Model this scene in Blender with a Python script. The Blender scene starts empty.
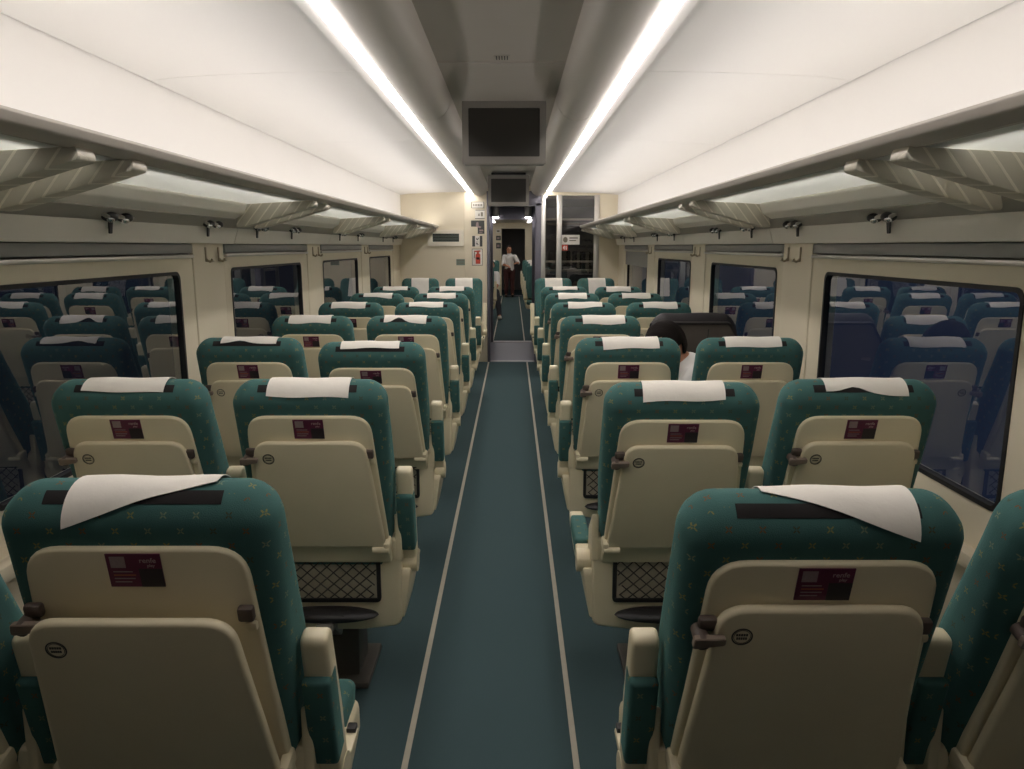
import bpy, bmesh, math, random
from mathutils import Vector, Matrix
random.seed(7)
PI = math.pi
R = math.radians
sc = bpy.context.scene
COL = sc.collection
X0 = -0.045            # centre line of the carriage

# ------------------------------------------------------------------ helpers
def new_mesh(name, bm, mats, smooth=True, angle=38):
    bmesh.ops.recalc_face_normals(bm, faces=bm.faces[:])
    me = bpy.data.meshes.new(name)
    bm.to_mesh(me); bm.free()
    for m in (mats if isinstance(mats, (list, tuple)) else [mats]):
        me.materials.append(m)
    if smooth and len(me.polygons):
        me.polygons.foreach_set('use_smooth', [True]*len(me.polygons))
        try: me.set_sharp_from_angle(angle=R(angle))
        except Exception: pass
    return me

def obj(name, bm, mats, parent=None, smooth=True, angle=38):
    o = bpy.data.objects.new(name, new_mesh(name, bm, mats, smooth, angle))
    COL.objects.link(o)
    if parent is not None: o.parent = parent
    return o

def empty(name, loc=(0,0,0), rotz=0):
    o = bpy.data.objects.new(name, None); COL.objects.link(o)
    o.location = loc; o.rotation_euler = (0,0,rotz); o.empty_display_size = .1
    return o

def tag(o, label, cat, group=None):
    o['label'] = label; o['category'] = cat
    if group: o['group'] = group
    return o

def struct(name, bm, mats, smooth=True):
    o = obj(name, bm, mats, None, smooth); o['kind'] = 'structure'; return o

def dup_child(o, parent):
    c = o.copy(); COL.objects.link(c); c.parent = parent
    return c

def dup_tree(o, parent):
    c = dup_child(o, parent)
    for g in list(o.children):
        if not g.name.startswith('headrest_cover'): dup_tree(g, c)
    return c

def box(bm, x0, x1, y0, y1, z0, z1, bev=0, seg=2, mi=0, M=None):
    t = bmesh.new()
    vs = [t.verts.new((x, y, z)) for x in (x0, x1) for y in (y0, y1) for z in (z0, z1)]
    for f in ((0,1,3,2),(4,6,7,5),(0,4,5,1),(2,3,7,6),(0,2,6,4),(1,5,7,3)):
        t.faces.new([vs[i] for i in f])
    if bev > 0:
        bmesh.ops.bevel(t, geom=t.edges[:], offset=bev, segments=seg, profile=.5, affect='EDGES')
    merge(bm, t, mi, M)

def merge(bm, t, mi=0, M=None):
    if M is not None: bmesh.ops.transform(t, matrix=M, verts=t.verts[:])
    t.verts.index_update()
    m = [bm.verts.new(v.co) for v in t.verts]
    for f in t.faces:
        try:
            nf = bm.faces.new([m[v.index] for v in f.verts]); nf.material_index = mi
        except ValueError: pass
    t.free()

def rrect(x0, x1, z0, z1, r, n=5):
    rs = r if isinstance(r, (tuple, list)) else (r,)*4   # bl, br, tr, tl
    pts = []
    for (cx, cz, a0, rr) in ((x0+rs[0], z0+rs[0], 180, rs[0]), (x1-rs[1], z0+rs[1], 270, rs[1]),
                             (x1-rs[2], z1-rs[2], 0, rs[2]), (x0+rs[3], z1-rs[3], 90, rs[3])):
        for i in range(n+1):
            a = R(a0 + 90*i/n); pts.append((cx+rr*math.cos(a), cz+rr*math.sin(a)))
    return pts

def round_poly(P, rad, n=5):
    """round the corners of polygon P (list of 2-D points), rad per corner"""
    out = []
    N = len(P)
    for i in range(N):
        p0, p, p1 = Vector(P[i-1]), Vector(P[i]), Vector(P[(i+1) % N])
        r = rad[i] if isinstance(rad, (list, tuple)) else rad
        if r <= 0: out.append(tuple(p)); continue
        a = (p0-p).normalized(); b = (p1-p).normalized()
        ang = a.angle(b); t = r/math.tan(ang/2)
        A = p+a*t; B = p+b*t
        for k in range(n+1):
            s = k/n
            q = A*(1-s)**2 + p*2*s*(1-s) + B*s*s
            out.append(tuple(q))
    return out

def plate(bm, pts, y0, y1, bev=0, seg=2, mi=0, M=None, axis='y'):
    """closed 2-D outline (a,b) extruded from y0 to y1; outline lies in xz (axis y), yz (axis x) or xy (axis z)"""
    t = bmesh.new()
    def P(a, b, c):
        return (a, c, b) if axis == 'y' else ((c, a, b) if axis == 'x' else (a, b, c))
    va = [t.verts.new(P(a, b, y0)) for a, b in pts]
    vb = [t.verts.new(P(a, b, y1)) for a, b in pts]
    n = len(pts)
    fa = t.faces.new(va); fb = t.faces.new(vb[::-1])
    for i in range(n): t.faces.new((va[i], va[(i+1) % n], vb[(i+1) % n], vb[i]))
    bmesh.ops.recalc_face_normals(t, faces=t.faces[:])
    if bev > 0:
        es = list(fa.edges) + list(fb.edges)
        bmesh.ops.bevel(t, geom=es, offset=bev, segments=seg, profile=.5, affect='EDGES')
    merge(bm, t, mi, M)

def ring_plate(bm, outer, inner, y0, y1, mi=0, M=None, axis='y', inner_y0=None):
    """frame between two outlines with the same number of points"""
    t = bmesh.new()
    def P(a, b, c):
        return (a, c, b) if axis == 'y' else ((c, a, b) if axis == 'x' else (a, b, c))
    iy0 = y0 if inner_y0 is None else inner_y0
    o0 = [t.verts.new(P(a, b, y0)) for a, b in outer]; o1 = [t.verts.new(P(a, b, y1)) for a, b in outer]
    i0 = [t.verts.new(P(a, b, iy0)) for a, b in inner]; i1 = [t.verts.new(P(a, b, y1)) for a, b in inner]
    n = len(outer)
    for k in range(n):
        j = (k+1) % n
        t.faces.new((o0[k], o0[j], i0[j], i0[k])); t.faces.new((o1[k], i1[k], i1[j], o1[j]))
        t.faces.new((o0[k], o1[k], o1[j], o0[j])); t.faces.new((i0[k], i0[j], i1[j], i1[k]))
    merge(bm, t, mi, M)

def cyl(bm, a, b, r, n=12, r2=None, mi=0, cap=True, M=None):
    a, b = Vector(a), Vector(b); d = (b-a); L = d.length; d.normalize()
    up = Vector((0,0,1)) if abs(d.z) < .95 else Vector((1,0,0))
    u = d.cross(up).normalized(); v = d.cross(u)
    r2 = r if r2 is None else r2
    t = bmesh.new()
    A = [t.verts.new(a + (u*math.cos(2*PI*i/n) + v*math.sin(2*PI*i/n))*r) for i in range(n)]
    B = [t.verts.new(b + (u*math.cos(2*PI*i/n) + v*math.sin(2*PI*i/n))*r2) for i in range(n)]
    for i in range(n): t.faces.new((A[i], A[(i+1) % n], B[(i+1) % n], B[i]))
    if cap: t.faces.new(A[::-1]); t.faces.new(B)
    merge(bm, t, mi, M)

def ellipsoid(bm, c, rx, ry, rz, nu=16, nv=10, mi=0, M=None, shape=None):
    t = bmesh.new()
    bmesh.ops.create_uvsphere(t, u_segments=nu, v_segments=nv, radius=1)
    for v in t.verts:
        p = Vector((v.co.x*rx, v.co.y*ry, v.co.z*rz))
        if shape: p = shape(p)
        v.co = p + Vector(c)
    merge(bm, t, mi, M)

def prism_y(bm, prof, y0, y1, mi=0):
    """closed profile (X,Z) run along Y"""
    plate(bm, prof, y0, y1, 0, 1, mi)

def text_faces(bm, s, size, mi, M, spacing=1.0):
    cu = bpy.data.curves.new('txt', 'FONT'); cu.body = s; cu.size = size
    cu.align_x = 'CENTER'; cu.align_y = 'CENTER'; cu.space_character = spacing; cu.resolution_u = 3
    cu.extrude = .0002
    o = bpy.data.objects.new('txt', cu); COL.objects.link(o)
    dg = bpy.context.evaluated_depsgraph_get()
    me = bpy.data.meshes.new_from_object(o.evaluated_get(dg))
    t = bmesh.new(); t.from_mesh(me)
    merge(bm, t, mi, M)
    bpy.data.objects.remove(o); bpy.data.curves.remove(cu); bpy.data.meshes.remove(me)

def box_uv(me):
    uv = me.uv_layers.new(name='UVMap')
    for p in me.polygons:
        n = p.normal
        ax = max(range(3), key=lambda i: abs(n[i]))
        for li in p.loop_indices:
            c = me.vertices[me.loops[li].vertex_index].co
            uv.data[li].uv = (c.y+.31, c.z) if ax == 0 else ((c.x, c.z) if ax == 1 else (c.x, c.y))

# ------------------------------------------------------------------ materials
class NT:
    def __init__(s, name):
        s.m = bpy.data.materials.new(name); s.m.use_nodes = True
        s.t = s.m.node_tree; s.t.nodes.clear()
        s.out = s.n('ShaderNodeOutputMaterial')
    def n(s, k, **kw):
        x = s.t.nodes.new(k)
        for a, b in kw.items(): setattr(x, a, b)
        return x
    def l(s, a, b): s.t.links.new(a, b)
    def math(s, op, a, b=None, c=None):
        x = s.n('ShaderNodeMath', operation=op)
        for i, v in enumerate((a, b, c)):
            if v is None: continue
            if isinstance(v, (int, float)): x.inputs[i].default_value = v
            else: s.l(v, x.inputs[i])
        return x.outputs[0]
    def mix(s, f, a, b):
        x = s.n('ShaderNodeMix', data_type='RGBA')
        for i, v in ((0, f), (6, a), (7, b)):
            if isinstance(v, (int, float)): x.inputs[i].default_value = v
            elif isinstance(v, tuple): x.inputs[i].default_value = v if len(v) == 4 else v+(1,)
            else: s.l(v, x.inputs[i])
        return x.outputs[2]

def pbr(name, col, rough=.5, metal=0, var=.06, vscale=6, bump=0, bscale=300, spec=.5, coat=0):
    t = NT(name)
    b = t.n('ShaderNodeBsdfPrincipled')
    b.inputs['Roughness'].default_value = rough; b.inputs['Metallic'].default_value = metal
    b.inputs['Specular IOR Level'].default_value = spec
    tc = t.n('ShaderNodeTexCoord')
    if var:
        nz = t.n('ShaderNodeTexNoise'); nz.inputs['Scale'].default_value = vscale; nz.inputs['Detail'].default_value = 4
        t.l(tc.outputs['Object'], nz.inputs['Vector'])
        d = tuple(max(0, c*(1-var)) for c in col); e = tuple(min(1, c*(1+var)) for c in col)
        t.l(t.mix(nz.outputs[0], d, e), b.inputs['Base Color'])
    else: b.inputs['Base Color'].default_value = col+(1,)
    if bump:
        n2 = t.n('ShaderNodeTexNoise'); n2.inputs['Scale'].default_value = bscale; n2.inputs['Detail'].default_value = 2
        t.l(tc.outputs['Object'], n2.inputs['Vector'])
        bp = t.n('ShaderNodeBump'); bp.inputs['Strength'].default_value = bump; bp.inputs['Distance'].default_value = .002
        t.l(n2.outputs[0], bp.inputs['Height']); t.l(bp.outputs[0], b.inputs['Normal'])
    t.l(b.outputs[0], t.out.inputs[0])
    return t.m

def emit(name, col, strength):
    t = NT(name); e = t.n('ShaderNodeEmission'); e.inputs[0].default_value = col+(1,); e.inputs[1].default_value = strength
    t.l(e.outputs[0], t.out.inputs[0]); return t.m

def fabric_mat():
    t = NT('teal_star_fabric'); b = t.n('ShaderNodeBsdfPrincipled')
    b.inputs['Roughness'].default_value = .85; b.inputs['Specular IOR Level'].default_value = .2
    b.inputs['Sheen Weight'].default_value = .25; b.inputs['Sheen Roughness'].default_value = .4
    b.inputs['Sheen Tint'].default_value = (.35,.75,.7,1)
    uv = t.n('ShaderNodeUVMap'); uv.uv_map = 'UVMap'
    sp = t.n('ShaderNodeSeparateXYZ'); t.l(uv.outputs[0], sp.inputs[0])
    SU, SV = .05, .025
    v = t.math('DIVIDE', sp.outputs[1], SV); row = t.math('FLOOR', v)
    par = t.math('MULTIPLY', t.math('MODULO', t.math('ADD', row, 200), 2), .5)
    u = t.math('ADD', t.math('DIVIDE', sp.outputs[0], SU), par); colm = t.math('FLOOR', u)
    fu = t.math('MULTIPLY', t.math('SUBTRACT', t.math('SUBTRACT', u, colm), .5), SU)
    fv = t.math('MULTIPLY', t.math('SUBTRACT', t.math('SUBTRACT', v, row), .5), SV)
    au = t.math('ABSOLUTE', fu); av = t.math('ABSOLUTE', fv)
    diff = t.math('ABSOLUTE', t.math('SUBTRACT', au, av)); mx = t.math('MAXIMUM', au, av)
    petal = t.math('MULTIPLY', t.math('LESS_THAN', diff, .0016), t.math('LESS_THAN', mx, .0050))
    petal = t.math('MULTIPLY', petal, t.math('GREATER_THAN', mx, .0012))
    cv = t.n('ShaderNodeCombineXYZ'); t.l(colm, cv.inputs[0]); t.l(row, cv.inputs[1])
    wn = t.n('ShaderNodeTexWhiteNoise', noise_dimensions='2D'); t.l(cv.outputs[0], wn.inputs[0])
    rmp = t.n('ShaderNodeValToRGB'); rmp.color_ramp.interpolation = 'CONSTANT'
    els = rmp.color_ramp.elements
    els[0].position = 0; els[0].color = (.24,.22,.08,1); els[1].position = .36; els[1].color = (.17,.085,.035,1)
    e = els.new(.62); e.color = (.07,.075,.04,1); e = els.new(.8); e.color = (.19,.23,.15,1)
    t.l(wn.outputs[0], rmp.inputs[0])
    tc = t.n('ShaderNodeTexCoord'); nz = t.n('ShaderNodeTexNoise'); nz.inputs['Scale'].default_value = 18; nz.inputs['Detail'].default_value = 6
    t.l(tc.outputs['Object'], nz.inputs[0])
    base = t.mix(nz.outputs[0], (.043,.110,.103), (.063,.155,.144))
    t.l(t.mix(petal, base, rmp.outputs[0]), b.inputs['Base Color'])
    n2 = t.n('ShaderNodeTexNoise'); n2.inputs['Scale'].default_value = 700; t.l(tc.outputs['Object'], n2.inputs[0])
    bp = t.n('ShaderNodeBump'); bp.inputs['Strength'].default_value = .3; bp.inputs['Distance'].default_value = .002
    t.l(n2.outputs[0], bp.inputs['Height']); t.l(bp.outputs[0], b.inputs['Normal'])
    t.l(b.outputs[0], t.out.inputs[0]); return t.m

def carpet_mat():
    t = NT('teal_carpet'); b = t.n('ShaderNodeBsdfPrincipled'); b.inputs['Roughness'].default_value = .95
    b.inputs['Specular IOR Level'].default_value = .1
    tc = t.n('ShaderNodeTexCoord')
    n1 = t.n('ShaderNodeTexNoise'); n1.inputs['Scale'].default_value = 420; n1.inputs['Detail'].default_value = 3
    n2 = t.n('ShaderNodeTexNoise'); n2.inputs['Scale'].default_value = 2.5; n2.inputs['Detail'].default_value = 5
    for n in (n1, n2): t.l(tc.outputs['Object'], n.inputs[0])
    c = t.mix(n1.outputs[0], (.036,.066,.073), (.080,.122,.130))
    c = t.mix(t.math('MULTIPLY', n2.outputs[0], .5), c, (.054,.090,.098))
    t.l(c, b.inputs['Base Color'])
    bp = t.n('ShaderNodeBump'); bp.inputs['Strength'].default_value = .5; bp.inputs['Distance'].default_value = .003
    t.l(n1.outputs[0], bp.inputs['Height']); t.l(bp.outputs[0], b.inputs['Normal'])
    t.l(b.outputs[0], t.out.inputs[0]); return t.m

def glass_mat(name, tint, ior):
    t = NT(name); tr = t.n('ShaderNodeBsdfTransparent'); tr.inputs[0].default_value = tint+(1,)
    gl = t.n('ShaderNodeBsdfGlossy'); gl.inputs['Roughness'].default_value = .012; gl.inputs[0].default_value = (.95,.97,1,1)
    f = t.n('ShaderNodeFresnel'); f.inputs[0].default_value = ior
    geo = t.n('ShaderNodeNewGeometry'); fac = t.math('MULTIPLY', f.outputs[0], t.math('SUBTRACT', 1.0, geo.outputs['Backfacing']))
    m = t.n('ShaderNodeMixShader'); t.l(fac, m.inputs[0]); t.l(tr.outputs[0], m.inputs[1]); t.l(gl.outputs[0], m.inputs[2])
    t.l(m.outputs[0], t.out.inputs[0]); return t.m

def frosted_mat():
    t = NT('frosted_shelf_glass')
    d = t.n('ShaderNodeBsdfDiffuse'); d.inputs[0].default_value = (.82,.85,.825,1)
    tl = t.n('ShaderNodeBsdfTranslucent'); tl.inputs[0].default_value = (.93,.95,.925,1)
    g = t.n('ShaderNodeBsdfGlossy'); g.inputs['Roughness'].default_value = .25
    m = t.n('ShaderNodeMixShader'); m.inputs[0].default_value = .72
    t.l(d.outputs[0], m.inputs[1]); t.l(tl.outputs[0], m.inputs[2])
    m2 = t.n('ShaderNodeMixShader'); m2.inputs[0].default_value = .07
    t.l(m.outputs[0], m2.inputs[1]); t.l(g.outputs[0], m2.inputs[2]); t.l(m2.outputs[0], t.out.inputs[0]); return t.m

def rib_mat():
    t = NT('ribbed_plastic'); b = t.n('ShaderNodeBsdfPrincipled'); b.inputs['Roughness'].default_value = .5
    tc = t.n('ShaderNodeTexCoord'); sp = t.n('ShaderNodeSeparateXYZ'); t.l(tc.outputs['Object'], sp.inputs[0])
    # ribs run slantwise down the sloping arm
    s = t.math('ADD', t.math('ABSOLUTE', t.math('ADD', sp.outputs[0], -X0)), t.math('MULTIPLY', sp.outputs[2], .8))
    s = t.math('ADD', s, t.math('MULTIPLY', sp.outputs[1], .25))
    fr = t.math('FRACT', t.math('DIVIDE', s, .046))
    line = t.math('LESS_THAN', fr, .16)
    t.l(t.mix(line, (.60,.56,.47), (.82,.77,.66)), b.inputs['Base Color'])
    bp = t.n('ShaderNodeBump'); bp.inputs['Strength'].default_value = .8; bp.inputs['Distance'].default_value = .004
    t.l(t.math('MULTIPLY', line, 1), bp.inputs['Height']); t.l(bp.outputs[0], b.inputs['Normal'])
    t.l(b.outputs[0], t.out.inputs[0]); return t.m

M = dict(
    cream=pbr('cream_plastic', (.73,.65,.45), .42, var=.05, bump=.06, bscale=500),
    cream_tray=pbr('cream_tray_plastic', (.70,.62,.43), .45, var=.06, vscale=9, bump=.05, bscale=600),
    wallc=pbr('cream_wall_panel', (.72,.65,.50), .5, var=.03, vscale=3),
    white=pbr('white_ceiling_panel', (.80,.78,.75), .55, var=.02, vscale=2),
    ridge=pbr('grey_ceiling_trim', (.54,.505,.455), .45, var=.03),
    panelg=pbr('grey_ceiling_channel', (.44,.405,.36), .55, var=.04, bump=.1, bscale=250),
    rail=pbr('grey_rail', (.40,.37,.325), .45, var=.04),
    val=pbr('grey_valance', (.74,.70,.62), .5, var=.03),
    vald=pbr('dark_grey_valance', (.40,.375,.33), .55, var=.03),
    ledge=pbr('pale_ledge', (.86,.82,.74), .5, var=.03),
    blind=pbr('grey_blind', (.27,.265,.25), .6, var=.05, vscale=20),
    alu=pbr('aluminium', (.62,.60,.56), .32, metal=.7, var=.04),
    fabric=fabric_mat(), carpet=carpet_mat(),
    strip=pbr('pale_floor_strip', (.48,.44,.36), .4, var=.12, vscale=30),
    black=pbr('black_plastic', (.014,.013,.013), .5, var=.1),
    gasket=pbr('black_rubber', (.010,.010,.011), .6, var=.1),
    brown=pbr('brown_latch_plastic', (.085,.062,.05), .45, var=.12, vscale=40),
    brownl=pbr('worn_latch_plastic', (.20,.155,.12), .4, var=.15, vscale=40),
    strap=pbr('black_fastening_tape', (.012,.010,.010), .95, var=.2, vscale=200),
    paper=pbr('white_paper_cloth', (.80,.76,.69), .85, var=.05, vscale=25, bump=.25, bscale=90),
    purple=pbr('purple_sticker', (.115,.012,.045), .35, var=.08, vscale=30),
    purpled=pbr('dark_sticker', (.022,.014,.018), .35, var=.1, vscale=30),
    pinkt=pbr('pale_sticker_print', (.50,.36,.36), .4, var=.05),
    greyp=pbr('grey_sticker_print', (.32,.24,.24), .4, var=.2, vscale=250),
    orange=pbr('orange_sticker_print', (.45,.13,.05), .4, var=.05),
    ink=pbr('dark_print', (.045,.042,.035), .5, var=.1),
    inkl=pbr('worn_dark_print', (.18,.165,.12), .5, var=.1),
    net=pbr('black_net', (.02,.018,.016), .7, var=.1),
    netback=pbr('grey_pocket_panel', (.43,.39,.29), .5, var=.06),
    metal=pbr('grey_metal', (.30,.28,.25), .4, metal=.6, var=.05),
    post=pbr('dark_brown_post', (.085,.075,.062), .5, var=.1),
    ventf=pbr('pale_vent_frame', (.80,.75,.64), .5, var=.03),
    chrome=pbr('chrome', (.7,.7,.7), .15, metal=1, var=.02),
    brass=pbr('bronze_hook', (.42,.36,.26), .35, metal=.6, var=.05),
    tvbody=pbr('grey_monitor_case', (.20,.185,.165), .45, var=.05),
    screen=pbr('dark_screen', (.028,.026,.022), .28, var=.1, vscale=3),
    frame=pbr('violet_grey_frame', (.13,.125,.155), .4, var=.05),
    vest=pbr('vestibule_panel', (.26,.245,.25), .5, var=.08, vscale=4),
    lino=pbr('violet_grey_floor', (.17,.165,.21), .45, var=.1, vscale=40),
    sill=pbr('metal_threshold', (.45,.43,.46), .3, metal=.6, var=.05),
    glass=glass_mat('night_window_glass', (.78,.81,.86), 2.6),
    glassp=glass_mat('partition_glass', (.72,.70,.66), 1.9),
    frosted=frosted_mat(), rib=rib_mat(),
    lamp=emit('lamp_diffuser', (1.0,.935,.90), 15.0),
    uplamp=emit('rack_lamp_diffuser', (1.0,.935,.905), 8.5),
    lampfar=emit('far_lamp_diffuser', (1.0,.95,.92), 5.0),
    down=emit('downlight', (1.0,.95,.9), 25.0),
    red=pbr('red_sign', (.50,.06,.03), .5, var=.05), signw=pbr('white_sign', (.75,.72,.66), .5, var=.03),
    signd=pbr('dark_sign', (.06,.065,.06), .5, var=.05), signg=pbr('grey_green_sign', (.18,.24,.20), .5, var=.05),
    skin=pbr('skin', (.50,.235,.14), .5, var=.08, vscale=20), hair=pbr('dark_hair', (.010,.007,.006), .75, var=.4, vscale=60, bump=.6, bscale=160, spec=.15),
    shirt=pbr('white_shirt', (.74,.72,.70), .8, var=.04, vscale=30), trousers=pbr('dark_trousers', (.02,.022,.03), .85, var=.1),
    maroon=pbr('maroon_trousers', (.07,.022,.022), .85, var=.1), shoe=pbr('pale_shoe', (.6,.58,.55), .6, var=.1),
    shoed=pbr('black_shoe', (.015,.014,.014), .4, var=.1),
    eye=pbr('eye_white', (.7,.68,.65), .3, var=.02),
    coat=pbr('grey_brown_bag_cloth', (.085,.072,.062), .75, var=.12, vscale=14, bump=.2, bscale=220),
    coatb=pbr('black_bag_edging', (.012,.010,.012), .6, var=.1),
    lug=pbr('dark_luggage', (.05,.048,.045), .6, var=.2, vscale=8),
)

# ------------------------------------------------------------------ the seat
PIV = .55; REC = R(15)
RM = Matrix.Translation((0,0,PIV)) @ Matrix.Rotation(REC, 4, 'X') @ Matrix.Translation((0,0,-PIV))
TOP = 1.084
def lerp_tab(tab, z):
    if z <= tab[0][0]: return tab[0][1]
    for (a, b), (c, d) in zip(tab, tab[1:]):
        if z <= c: return b + (d-b)*(z-a)/(c-a)
    return tab[-1][1]
def Wz(z): return lerp_tab([(.44,.186),(.60,.203),(.75,.212),(.90,.215),(1.1,.215)], z)
def Tz(z): return lerp_tab([(.44,.15),(.60,.165),(.75,.155),(.92,.125),(1.03,.110),(1.1,.110)], z)
RC = .058; RX = .062
def backrest_bm():
    bm = bmesh.new()
    zs = [.44 + (TOP-RX-.44)*i/14 for i in range(15)] + [TOP-RX + RX*math.sin(PI/2*i/10) for i in range(1, 11)]
    rings = []
    for z in zs:
        w = Wz(z); T = Tz(z)
        y0, y1 = 0.0, T
        if z > TOP-RX: w = w-RX + math.sqrt(max(0, RX**2-(z-(TOP-RX))**2))
        zc = TOP-RC
        if z > zc:
            k = math.sqrt(max(0.0004, 1-((z-zc)/RC)**2)); y0 = T/2-T/2*k; y1 = T/2+T/2*k
        th = y1-y0; rr = min(.036, th*.48); rf = min(.055, th*.48)
        if rr+rf > th*.98: s = th*.98/(rr+rf); rr *= s; rf *= s
        pts = rrect(-w, w, y0, y1, (rr, rr, rf, rf), 5)
        rings.append([bm.verts.new((a, b, z)) for a, b in pts])
    n = len(rings[0])
    for A, B in zip(rings, rings[1:]):
        for i in range(n): bm.faces.new((A[i], A[(i+1) % n], B[(i+1) % n], B[i]))
    bm.faces.new(rings[0][::-1]); bm.faces.new(rings[-1])
    bmesh.ops.transform(bm, matrix=RM, verts=bm.verts[:])
    return bm

def crest_path(s, off):
    """point on the centre section of the backrest: s=0 crest, s<0 rear, s>0 front (metres along the cloth)"""
    T = .110; a = T/2; q = PI/2*RC
    if s < -q: return (-off, TOP-RC-(-s-q))
    if s > q:
        z = TOP-RC-(s-q); return (Tz(z)+off, z)
    th = s/q*PI/2
    return (a + (a+off)*math.sin(th), TOP-RC + (RC+off)*math.cos(th))

def cover_bm(xl, xr, rl, rr, front, seed, wob=.003, corner=0):
    rnd = random.Random(seed); bm = bmesh.new(); nx, ns = 12, 26
    ph = [rnd.uniform(0, 6) for _ in range(4)]
    rl -= .034; rr -= .034; grid = []
    for i in range(nx+1):
        u = i/nx; col = []
        rear = rl+(rr-rl)*u + wob*math.sin(u*7+ph[0])
        if corner: rear -= corner*math.exp(-((u-.35)/.14)**2)
        for j in range(ns+1):
            s = -rear + (rear+front)*j/ns
            off = .0032 + .0012*(1+math.sin(u*9+ph[1]+s*30)) + .004*max(0, (-s-.05))*10*abs(math.sin(u*3+ph[2]))
            y, z = crest_path(s, off)
            x = xl+(xr-xl)*u + (s*.04*math.sin(ph[3]))
            col.append(bm.verts.new((x, y, z)))
        grid.append(col)
    for i in range(nx):
        for j in range(ns): bm.faces.new((grid[i][j], grid[i+1][j], grid[i+1][j+1], grid[i][j+1]))
    bmesh.ops.recalc_face_normals(bm, faces=bm.faces[:])
    bmesh.ops.solidify(bm, geom=bm.faces[:], thickness=.0015)
    bmesh.ops.transform(bm, matrix=RM, verts=bm.verts[:])
    return bm

def strap_bm():
    bm = bmesh.new(); nx, ns = 4, 8; g = []
    for i in range(nx+1):
        x = -.137+.274*i/nx
        g.append([bm.verts.new((x,)+crest_path(-.046+.024*j/ns, .0010)) for j in range(ns+1)])
    for i in range(nx):
        for j in range(ns): bm.faces.new((g[i][j], g[i+1][j], g[i+1][j+1], g[i][j+1]))
    bmesh.ops.recalc_face_normals(bm, faces=bm.faces[:])
    bmesh.ops.solidify(bm, geom=bm.faces[:], thickness=.0012)
    bmesh.ops.transform(bm, matrix=RM, verts=bm.verts[:]); return bm

def shell_bm():
    bm = bmesh.new()
    P = round_poly([(-.200,.50),(.200,.50),(.171,1.003),(-.171,1.003)], [.01,.01,.06,.06], 7)
    plate(bm, P, -.010, .012, .006, 3, M=RM); return bm

FT = Matrix.Rotation(PI/2, 4, 'X')       # text in xy -> facing -y
def sticker_bm():
    bm = bmesh.new(); x0, x1, z0, z1 = -.042, .042, .936, .9955
    plate(bm, [(x0,z0),(x1,z0),(x1,z1),(x0,z1)], -.0118, -.0095, 0, 1, 0, RM)
    plate(bm, [(.006,z0),(x1,z0),(x1,.969),(.006,.969)], -.0121, -.0117, 0, 1, 1, RM)      # darker corner field
    plate(bm, [(-.036,.971),(-.013,.971),(-.013,.991),(-.036,.991)], -.0122, -.0117, 0, 1, 3, RM)  # pale block
    for k, (a, b) in enumerate(((-.034,-.004),(-.034,.000),(-.034,-.002),(-.034,-.008))):
        z = .963-.0062*k
        plate(bm, [(a,z),(b,z),(b,z+.0017),(a,z+.0017)], -.0122, -.0117, 0, 1, 4 if k == 1 else 3, RM)
    text_faces(bm, 'renfe', .0125, 2, RM @ Matrix.Translation((.022,-.0123,.9840)) @ FT)
    text_faces(bm, 'play', .0075, 2, RM @ Matrix.Translation((.026,-.0123,.975)) @ FT)
    return bm

def tray_bm():
    bm = bmesh.new()
    P = round_poly([(-.190,.572),(.190,.572),(.156,.931),(-.156,.931)], [.012,.012,.05,.05], 8)
    plate(bm, P, -.030, -.011, .007, 3, M=RM)
    return bm
def tray_icon_bm():
    bm = bmesh.new(); n = 28
    cx, cz = -.118, .880; o = []; i_ = []
    for k in range(n):
        a = 2*PI*k/n; o.append((cx+.0165*math.cos(a), cz+.0165*math.sin(a))); i_.append((cx+.0142*math.cos(a), cz+.0142*math.sin(a)))
    ring_plate(bm, o, i_, -.0306, -.0298, 0, RM)
    o = [(cx+.0132*math.cos(2*PI*k/n), cz+.0132*math.sin(2*PI*k/n)) for k in range(n)]
    i_ = [(cx+.0124*math.cos(2*PI*k/n), cz+.0124*math.sin(2*PI*k/n)) for k in range(n)]
    ring_plate(bm, o, i_, -.0306, -.0298, 0, RM)
    for z, w in ((cz+.0015,.0095),(cz-.0055,.0085)):        # two short lines of worn lettering
        for q in range(5):
            a = cx-w+q*2*w/5
            plate(bm, [(a,z),(a+w*.30,z),(a+w*.30,z+.0042),(a,z+.0042)], -.0306, -.0298, 0, 1, 0, RM)
    return bm
def latch_bm():
    bm = bmesh.new()
    box(bm, -.184,-.155,-.024,-.008,.883,.907,.006,2,0,RM)                # housing fixed on the shell
    cyl(bm, (-.180,-.042,.877), (-.180,-.008,.877), .0125, 14, mi=0, M=RM)
    P = round_poly([(-.196,.867),(-.146,.875),(-.146,.889),(-.194,.888)], .0045, 2)
    plate(bm, P, -.045, -.033, .0015, 1, 1, RM)                            # turning lever over the tray edge
    return bm
def bumper_bm():
    bm = bmesh.new()
    box(bm, .150,.176,-.024,-.008,.876,.902,.005,2,0,RM)
    box(bm, .160,.178,-.020,-.008,.856,.872,.005,2,1,RM); return bm
def hinge_bm(s):
    bm = bmesh.new()
    cyl(bm, (s*.150,-.030,.565), (s*.199,-.030,.565), .011, 12, M=RM)
    box(bm, min(s*.182,s*.202), max(s*.182,s*.202), -.036, .012, .556, .590, .007, 2, 0, RM); return bm

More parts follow.
